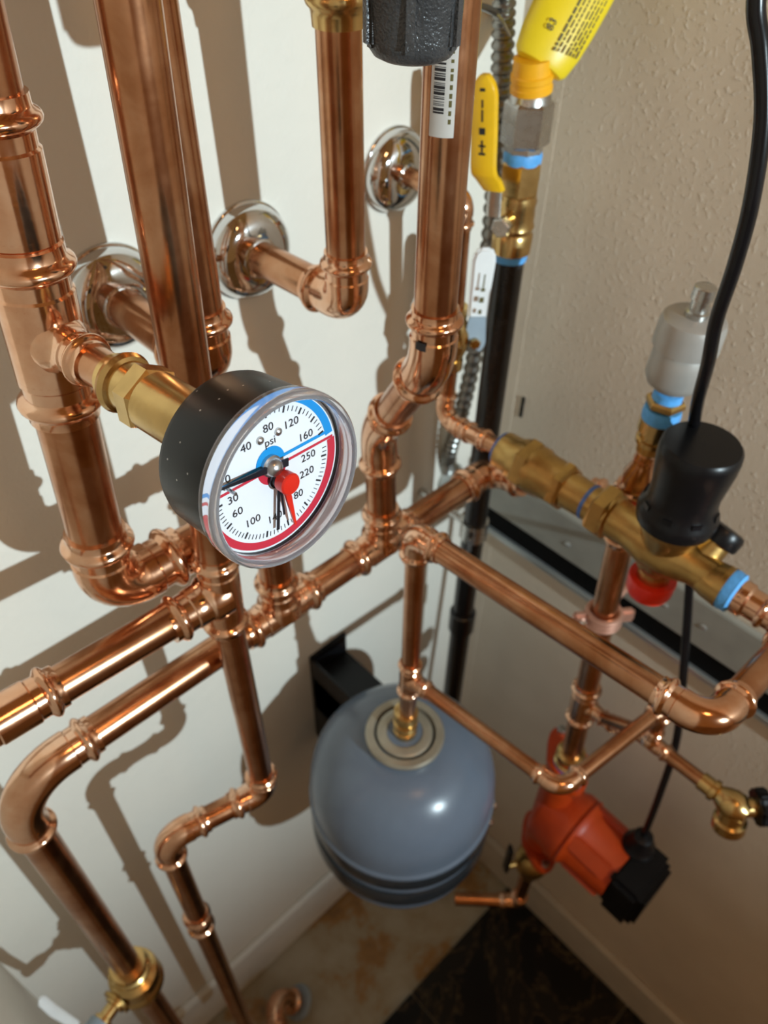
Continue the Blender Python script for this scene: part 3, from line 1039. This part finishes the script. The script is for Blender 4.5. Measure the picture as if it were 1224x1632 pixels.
# clamp
cp_ = on_v(962, 982)
cl_ = thing('pipe_clamp', 'copper-coloured pipe clamp with ribbed band fixing the pump line to the right wall', 'clamp', cp_)
for k in (-1, 0, 1):
    build('band', MB().torus(cp_ + vd * k * 6, vd, RPu + 3.5, 3.8, 28, 8), 'clamp_copper', cl_)
for dv in (V((.80, -.60, 0)), V((-.80, .60, 0))):
    build('ear', MB().box(cp_ + dv * 24 - vd * 1, dv, vd.cross(dv).normalized(), vd, 10, 5, 9), 'clamp_copper', cl_, bevel=3)
build('bolt', MB().lathe(cp_ + V((-.80, .60, 0)) * 25 + V((-.6, -.8, 0)) * 4, V((-.6, -.8, .3)), [(0, 4), (7, 4), (9, 2)], 12), 'chrome', cl_)
build('standoff', MB().cyl(cp_ + V((RPu, 6, 0)), (XW - 1, cp_.y + 6, cp_.z), 5, 14), 'clamp_copper', cl_)

# air vent
av = pu2 + ud2 * 8
at_ = thing('air_vent', 'grey metal air vent canister with small top cap, before the tan wall', 'air vent', av)
vz0, vz1 = at(1082, 606, x=XP), at(1100, 482, x=XP)
a0 = av + ud2 * 4
build('thread_tape', MB().lathe(a0 - ud2 * 4, ud2, [(0, 12), (0, 15.5), (6, 16.2), (13, 15.2), (13, 11)], 28), 'tape_blue', at_)
build('lock_nut', MB().hexa(a0 + ud2 * 10, a0 + ud2 * 18, 16.5), 'brass_dull', at_)
build('thread_tape', MB().lathe(a0 + ud2 * 18, ud2, [(0, 9), (0, 12.5), (7, 12), (8, 9)], 28), 'tape_blue', at_)
build('neck', MB().cyl(a0 + ud2 * 24, a0 + ud2 * 34, 9.5), 'steel', at_)
RV = 24.5
vh = (vz1 - vz0).length * .92
vz = a0 + ud2 * 32
build('canister', MB().lathe(vz, ud2, [(0, 9), (0, 18), (3, 21.5), (9, RV - .5), (vh * .58, RV - 1.5), (vh * .60, RV - 2.2)], 44), 'silver_paint', at_)
build('lid', MB().lathe(vz + ud2 * vh * .59, ud2, [(0, RV - 2), (1, RV + 1.4), (20, RV + 1), (25, RV - .6), (27, RV - 4), (27.3, .05)], 44), 'silver_paint', at_)
build('vent_cap', MB().lathe(vz + ud2 * (vh * .59 + 27), ud2, [(0, 9), (4, 9), (5, 7), (14, 7), (15, 8.6), (24, 8.2), (25, 6.5), (25.2, .05)], 24), 'steel', at_)

# ------------------------------------------------------------------ circulator pump
PX = XP + 4
pc = at(890, 1298, x=PX)                          # centre of the volute
pm = thing('circulator_pump', 'orange-red circulator pump with black end box, low beside the right wall', 'pump', pc)
AXM = V((0, -1, -.04)).normalized()
build('volute', MB().lathe(pc + Y * 30, AXM, [(0, 22), (2, 34), (8, 44), (16, 50), (40, 50), (48, 54), (60, 54), (62, 50)], 48), 'orange_paint', pm)
fz0, fz1 = v1.z - 12, pc.z - 112
build('flange_neck', MB().cyl((PX, pc.y + 14, fz0 + 4), (PX, pc.y + 14, fz1 - 4), 24, 32), 'orange_paint', pm)
for zz in (fz0, fz1):
    fo = V((PX, pc.y + 14, zz))
    out = []
    for i in range(40):
        a = 2 * math.pi * i / 40
        rr_ = 27 + 21 * abs(math.cos(a)) ** 5
        out.append((rr_ * math.cos(a), rr_ * math.sin(a)))
    fd = V((.64, .77, 0))
    fl = build('flange', MB().plate(out, fo - Z * 7, fd, Z.cross(fd), 14), 'orange_paint', pm, bevel=1.5)
    for s_ in (-1, 1):
        build('bolt', MB().hexa(fo + fd * s_ * 40 - Z * 12, fo + fd * s_ * 40 + Z * 14, 6.5), 'steel', fl)
mo = pc - Y * 32
build('motor', MB().lathe(mo, AXM, [(0, 52), (4, 54), (8, 50), (14, 46), (74, 44), (75, 40)], 48), 'orange_paint', pm)
for k in range(4):
    a = math.radians(45 + 90 * k)
    e = X * math.cos(a) + Z * math.sin(a)
    build('motor_rib', MB().box(mo + AXM * 38 + e * 46, AXM, e, AXM.cross(e), 30, 4, 12), 'orange_paint', pm, bevel=2)
bx0 = mo + AXM * 74
bb = build('terminal_box', MB().box(bx0 + AXM * 22 + X * 2, AXM, X, Z, 24, 42, 44), 'black_plastic', pm, bevel=7)
build('box_lid', MB().box(bx0 + AXM * 48 + X * 2, AXM, X, Z, 3, 34, 36), 'black_plastic', pm, bevel=3)
pg = at(1019, 1345, x=PX + 24)
build('cable_gland', MB().lathe(pg - Z * 34, Z, [(0, 20), (8, 22), (32, 22), (37, 17), (58, 13), (62, 6)], 20), 'black_plastic', pm)
# union nut above the pump
un = thing('pump_union', 'brass union ring with blue tape joining the copper line to the orange pump', 'fitting', v1)
build('union', MB().lathe(v1 - Z * 6, vd, [(0, 14), (0, 19), (7, 20), (9, 17.5), (18, 17.5), (20, 19.5), (26, 18.5), (28, 14)], 32), 'brass', un)
build('thread_tape', MB().lathe(v1 - Z * 12, Z, [(0, 14), (0, 20), (5, 21), (9, 19.5), (9, 14)], 32), 'tape_dark_blue', un)

# valve and pipe below the pump
lo = V((PX, pc.y + 14, fz1 - 8))
bv = thing('pump_valve', 'dull brass valve under the orange pump near the floor', 'valve', lo)
build('body', MB().lathe(lo, -Z, [(0, 15), (0, 19), (10, 19), (12, 16), (40, 16), (44, 22), (54, 27), (70, 28), (84, 25), (92, 18), (108, 18), (108, 13)], 32), 'brass_dull', bv)
hp = lo - Z * 66 + V((-.8, .5, 0)) * 20
build('handle_stem', MB().cyl(lo - Z * 66, lo - Z * 66 + V((-.8, .5, 0)).normalized() * 44, 6, 16), 'brass_dull', bv)
build('handle', MB().box(lo - Z * 40 + V((-.8, .5, 0)).normalized() * 44, V((-.8, .5, 0)).normalized(), Z, V((.5, .8, 0)).normalized(), 3, 40, 8), 'black_plastic', bv, bevel=2)
fp = thing('floor_pipe', 'copper pipe elbowing under the pump and running behind the tank just above the floor', 'pipe', lo - Z * 130)
f1 = V((PX, lo.y, at(862, 1472, x=PX).z))
f2 = at(725, 1432, z=f1.z)
fdv = (f2 - f1).normalized()
ef1 = elbow(fp, f1, Z, fdv, 11.1, 14)
pipe(fp, f1 + Z * (ef1 - 6), lo - Z * 100, 11.1)
f3 = f1 + fdv * min((f2 - f1).length, 260)
pipe(fp, f1 + fdv * (ef1 - 6), f3, 11.1)

# drain branch with hose valve
tc = on_v(930, 1120)
db = thing('drain_branch', 'thin copper branch from the pump line out to the brass drain cock on the right', 'pipe', tc)
g1 = V((c6.x, c6.y, at(1056, 1196, x=c6.x).z))
g0 = tc - Y * r1[1]
g2 = at(1132, 1258, x=c6.x)
g2.z = g1.z
gd1 = (g1 - g0).normalized()
gd2 = (g2 - g1).normalized()
tg = tee(db, g1, gd2, Z, RL, RL, hl=11)
pipe(db, g0 + Y * 6, g1 - gd2 * (tg[0] - 5), RL)
coupling(db, g0 + gd1 * 20, gd1, RL, .3)
pipe(db, g1 + gd2 * (tg[0] - 5), g2, RL)
pipe(db, g1 + Z * (tg[1] - 5), c6 - Z * (el6 - 5), RL)
hb = thing('hose_bib', 'brass drain cock with round black handwheel at the right edge', 'valve', g2)
build('body', MB().lathe(g2 - gd2 * 12, gd2, [(0, 8), (0, 10), (12, 10), (13, 12), (18, 12), (19, 9), (26, 13), (34, 16), (42, 16), (48, 12), (52, 10)], 28), 'brass', hb)
hn = g2 + gd2 * 26
build('spout', MB().lathe(hn, V((-.1, -.2, -1)), [(0, 13), (14, 14), (20, 14), (22, 17), (34, 17), (34, 13), (26, 12)], 28), 'brass', hb)
whd = V((.74, -.66, .06)).normalized()
build('bonnet', MB().cyl(hn + gd2 * 4, hn + gd2 * 4 + whd * 22, 10), 'brass', hb)
wh = []
for i in range(40):
    a = 2 * math.pi * i / 40
    rr_ = 19 + 1.6 * math.cos(8 * a)
    wh.append((rr_ * math.cos(a), rr_ * math.sin(a)))
uu, ww_, _d = frame(whd)
build('handwheel', MB().plate(wh, hn + gd2 * 4 + whd * 18, uu, ww_, 13), 'black_plastic', hb, bevel=2)

# ------------------------------------------------------------------ power cable
pts = [V((452, 250, 520)), V((440, 236, 260)), V((433, 222, 120)), V((431, 210, 20)), V((431, 203, -40)), at(1205, 0, x=432), at(1213, 80, x=434), at(1216, 190, x=436), at(1198, 320, x=440), at(1172, 420, x=446), at(1142, 510, x=454), at(1128, 580, x=464), at(1110, 650, x=490),
       at(1103, 720, x=540), at(1104, 830, x=578), at(1099, 930, x=590), at(1090, 1060, x=585), at(1078, 1180, x=575), at(1050, 1270, x=567), pg + Z * 18]


tag(build('power_cable', MB().sweep(smooth_path(pts), 4.6, 14), 'black_gloss'), 'black power cable hanging down the right side behind the mixing valve to the pump', 'cable')

# ------------------------------------------------------------------ gas line in the corner
GX, GY, RG = 568, 424, 14.6
gz = lambda py: at(825, py, y=GY).z
gp = thing('gas_pipe', 'glossy black iron gas pipe standing in the room corner', 'pipe', (GX, GY, FLOOR))
zt = at(815, 398, y=GY).z
pipe(gp, (GX, GY, FLOOR + 1), (GX, GY, zt), RG, 'black_iron')
build('coupling', MB().lathe((GX, GY, -860), -Z, [(0, 16), (2, 18.5), (38, 18.5), (40, 16)], 28), 'black_iron', gp)
gc = thing('pipe_clamp', 'grey metal clamp band round the black gas pipe below the header', 'clamp', (GX, GY, at(760, 840, y=GY).z))
zc_ = at(760, 838, y=GY).z
build('band', MB().lathe((GX, GY, zc_ + 14), -Z, [(0, RG), (0, RG + 3), (28, RG + 3), (28, RG)], 28), 'steel', gc)
build('lug', MB().box((GX - 20, GY - 12, zc_), V((-.8, -.5, 0)).normalized(), Z, V((.5, -.8, 0)).normalized(), 10, 12, 3), 'steel', gc, bevel=1)
build('standoff', MB().cyl((GX, GY + RG, zc_), (GX, YW - 1, zc_), 5, 14), 'steel', gc)

gv = thing('gas_valve', 'brass gas ball valve with a yellow dipped lever and blue tape, above the black pipe', 'valve', (GX, GY, zt))
build('thread_tape', MB().lathe((GX, GY, zt - 8), Z, [(0, RG), (0, RG + 1.6), (5, RG + 2.2), (10, RG + 1.4), (10, RG)], 28), 'tape_blue', gv)
zb = at(828, 256, y=GY).z
hb_ = zb - zt
build('body', MB().lathe((GX, GY, zt), Z, [(0, 17), (0, 18.5), (hb_ * .20, 19), (hb_ * .24, 17), (hb_ * .30, 19), (hb_ * .36, 17.5), (hb_ * .42, 18), (hb_ * .52, 17.4), (hb_ * .58, 18.4), (hb_ * .63, 17), (hb_ * .66, 17)], 36), 'brass', gv)
build('hex_end', MB().hexa((GX, GY, zt + hb_ * .64), (GX, GY, zb), 18.8, 6, .15), 'brass', gv)
stp = V((GX, GY, zt + hb_ * .42))
sdir = V((-.95, -.31, 0)).normalized()
build('stem', MB().cyl(stp + sdir * 14, stp + sdir * 36, 7, 18), 'brass', gv)
build('stem_nut', MB().hexa(stp + sdir * 28, stp + sdir * 37, 9), 'steel', gv)
lx = stp.x - 36
L0, La, Lb, Ld = at(786, 338, x=lx + 2), at(788, 303, x=lx + 4), at(771, 272, x=lx - 6), at(773, 118, x=lx - 8)
build('lever_plate', MB().sweep([L0 - Z * 4, La, Lb], [7, 7, 7], 12, squash=.3, up=sdir), 'steel', gv)
ld_ = smooth_path([La, Lb.lerp(La, .45), Lb, Lb.lerp(Ld, .33), Lb.lerp(Ld, .66), Ld], 6)
k = len(ld_)
ga = (Ld - Lb).normalized()
gs = sdir.cross(ga).normalized()
rec = [(-10.5, -3.2), (-9, -4.2), (9, -4.2), (10.5, -3.2), (10.5, 3.2), (9, 4.2), (-9, 4.2), (-10.5, 3.2)]
vs_, fs_ = [], []
for i, p in enumerate(ld_):
    sc_ = min(1, .82 + i * .03) * (1 if i < k - 4 else (1, .93, .80, .55, .3)[i - k + 5])
    vs_ += [p + gs * a * sc_ + sdir * b_ for a, b_ in rec]
for i in range(k - 1):
    for j in range(8):
        fs_.append((8 * i + j, 8 * i + (j + 1) % 8, 8 * i + 8 + (j + 1) % 8, 8 * i + 8 + j))
fs_ += [tuple(range(8)), tuple(range(8 * k - 1, 8 * k - 9, -1))]
hobj = build('lever_grip', MB().add(vs_, fs_), 'yellow_vinyl', gv, label='yellow dipped lever grip', sharp=50)
for tpos, sz_, wz in ((.20, 1.0, 3), (.26, 3.2, .8), (.31, 2.6, .8), (.285, .8, 3), (.44, 2.6, 2.6), (.60, 4.5, .7), (.72, 3.0, .7), (.86, 1.2, 2.2)):
    p = Lb.lerp(Ld, tpos) + sdir * 4.2
    build('embossed_mark', MB().box(p, ga, gs, sdir, sz_, wz, .35), 'ink', hobj)

# flexible gas connector: tape, hex nuts, orange collar, yellow label sleeve
fx = thing('gas_connector', 'gas connector with steel hex nuts, orange collar and leaning yellow printed sleeve', 'gas connector', (GX, GY, zb))
z1, z2, z3, z4 = zb + 6, at(832, 232, y=GY).z, at(835, 150, y=GY).z, at(842, 135, y=GY).z
build('thread_tape', MB().lathe((GX, GY, zb - 2), Z, [(0, 13), (0, 16.5), (6, 17), (10, 16), (10, 12)], 28), 'tape_blue', fx)
build('flare_fitting', MB().hexa((GX, GY, z1), (GX, GY, z2 + 2), 17, 8, .1), 'steel', fx)
build('hex_nut', MB().hexa((GX, GY, z2), (GX, GY, z3 - 6), 21, 6, .72), 'steel', fx)
build('nut_collar', MB().lathe((GX, GY, z3 - 7), Z, [(0, 18), (6, 17), (9, 15)], 28), 'steel', fx)
o0 = V((GX, GY, z3))
o1 = at(849, 100, y=GY)
build('orange_collar', MB().lathe(o0, o1 - o0, [(0, 16), (1, 17.4), (5, 17.4), (6, 16.6), (9, 16.6), (10, 17.4), (14, 17.4), (15, 16), (26, 15.5)], 32), 'orange_collar', fx)
s0_, s1_ = at(857, 108, y=GY - 4), at(945, -60, y=GY - 4)
sdv2 = (s1_ - s0_).normalized()
sl = (s1_ - s0_).length
fv = V((-.70, -.70, .1))
fv = (fv - sdv2 * fv.dot(sdv2)).normalized()
slv = build('sleeve', MB().sweep([s0_ + sdv2 * q for q in (0, 1.5, 5, 20, 40, 60, 80, sl, sl + 40)], [14, 21, 24, 27, 28.5, 29, 29, 29, 29], 40, squash=.5, up=fv), 'yellow_label', fx, label='yellow sleeve with printed lines')
t0_ = s0_ + sdv2 * (sl + 38)
build('hose', MB().sweep(smooth_path([t0_ - sdv2 * 10, t0_, t0_ + sdv2 * 60, t0_ + sdv2 * 110 + Z * 40, t0_ + sdv2 * 125 + Z * 200, t0_ + sdv2 * 125 + Z * 480], 6), 12, 18), 'yellow_vinyl', fx)
sx = fv.cross(sdv2).normalized()
if sx.dot(CR) < 0:
    sx = -sx
for li, lx in enumerate((2, 5.5, 9, 13, 16, 19, 22)):
    h = 12 + li * 1.0
    while h < sl + 10:
        ln = random.uniform(2, 7)
        dep = 14.5 * math.sqrt(max(0, 1 - (lx / 29) ** 2))
        build('print_mark', MB().box(s0_ + sdv2 * (h + ln / 2) + sx * lx + fv * (dep + .1), sdv2, sx, fv, ln / 2, .5 if li else .9, .25), 'ink_soft', slv, smooth=False)
        h += ln + random.uniform(.8, 1.6)
text_mesh('lettering', '83', s0_ + sdv2 * 26 + sx * -9 + fv * 14.4, sdv2, sx * (1 if sdv2.cross(sx).dot(fv) > 0 else -1), 9, 'ink', slv, .4)

# corrugated conduit behind the gas line
ctop = at(806, -60, y=462)
cpts = smooth_path([ctop + V((0, 20, 700)), ctop + V((0, 18, 580)), ctop + V((0, 16, 460)), ctop + V((0, 13, 340)), ctop + V((0, 9, 220)), ctop + V((0, 4, 100)), ctop, at(802, 60, y=464), at(797, 180, y=466), at(789, 300, y=470), at(776, 430, y=476), at(757, 560, y=482), at(736, 655, y=492), at(718, 715, y=503), at(712, 748, y=518)], 26)
rads = [9.8 if i % 4 < 2 else 7.8 for i in range(len(cpts))]
fc_ = thing('flex_conduit', 'grey corrugated metal conduit running down behind the gas valve', 'conduit', cpts[0])
build('tube', MB().sweep(cpts, rads, 18), 'conduit_steel', fc_)
ce_ = at(716, 762, y=YW)
build('wall_plate', MB().lathe(ce_ - Y * .1, -Y, [(0, 24), (3, 24), (5, 21), (7, 12)], 32), 'rail_grey', fc_)
# strap at the very top
hs = at(772, 12, y=440)
hs_t = thing('pipe_hanger', 'dark metal hanger strap at the top edge beside the barcode pipe', 'hanger', hs)
build('strap', MB().sweep([at(752, 8, y=430), at(772, 12, y=440), at(790, 20, y=452), at(792, 22, y=YW)], 4.5, 10, squash=.6), 'black_iron', hs_t)
build('wire', MB().sweep([at(786, 14, y=446), at(800, 32, y=450), at(812, 56, y=452)], 1.4, 8), 'steel', hs_t)
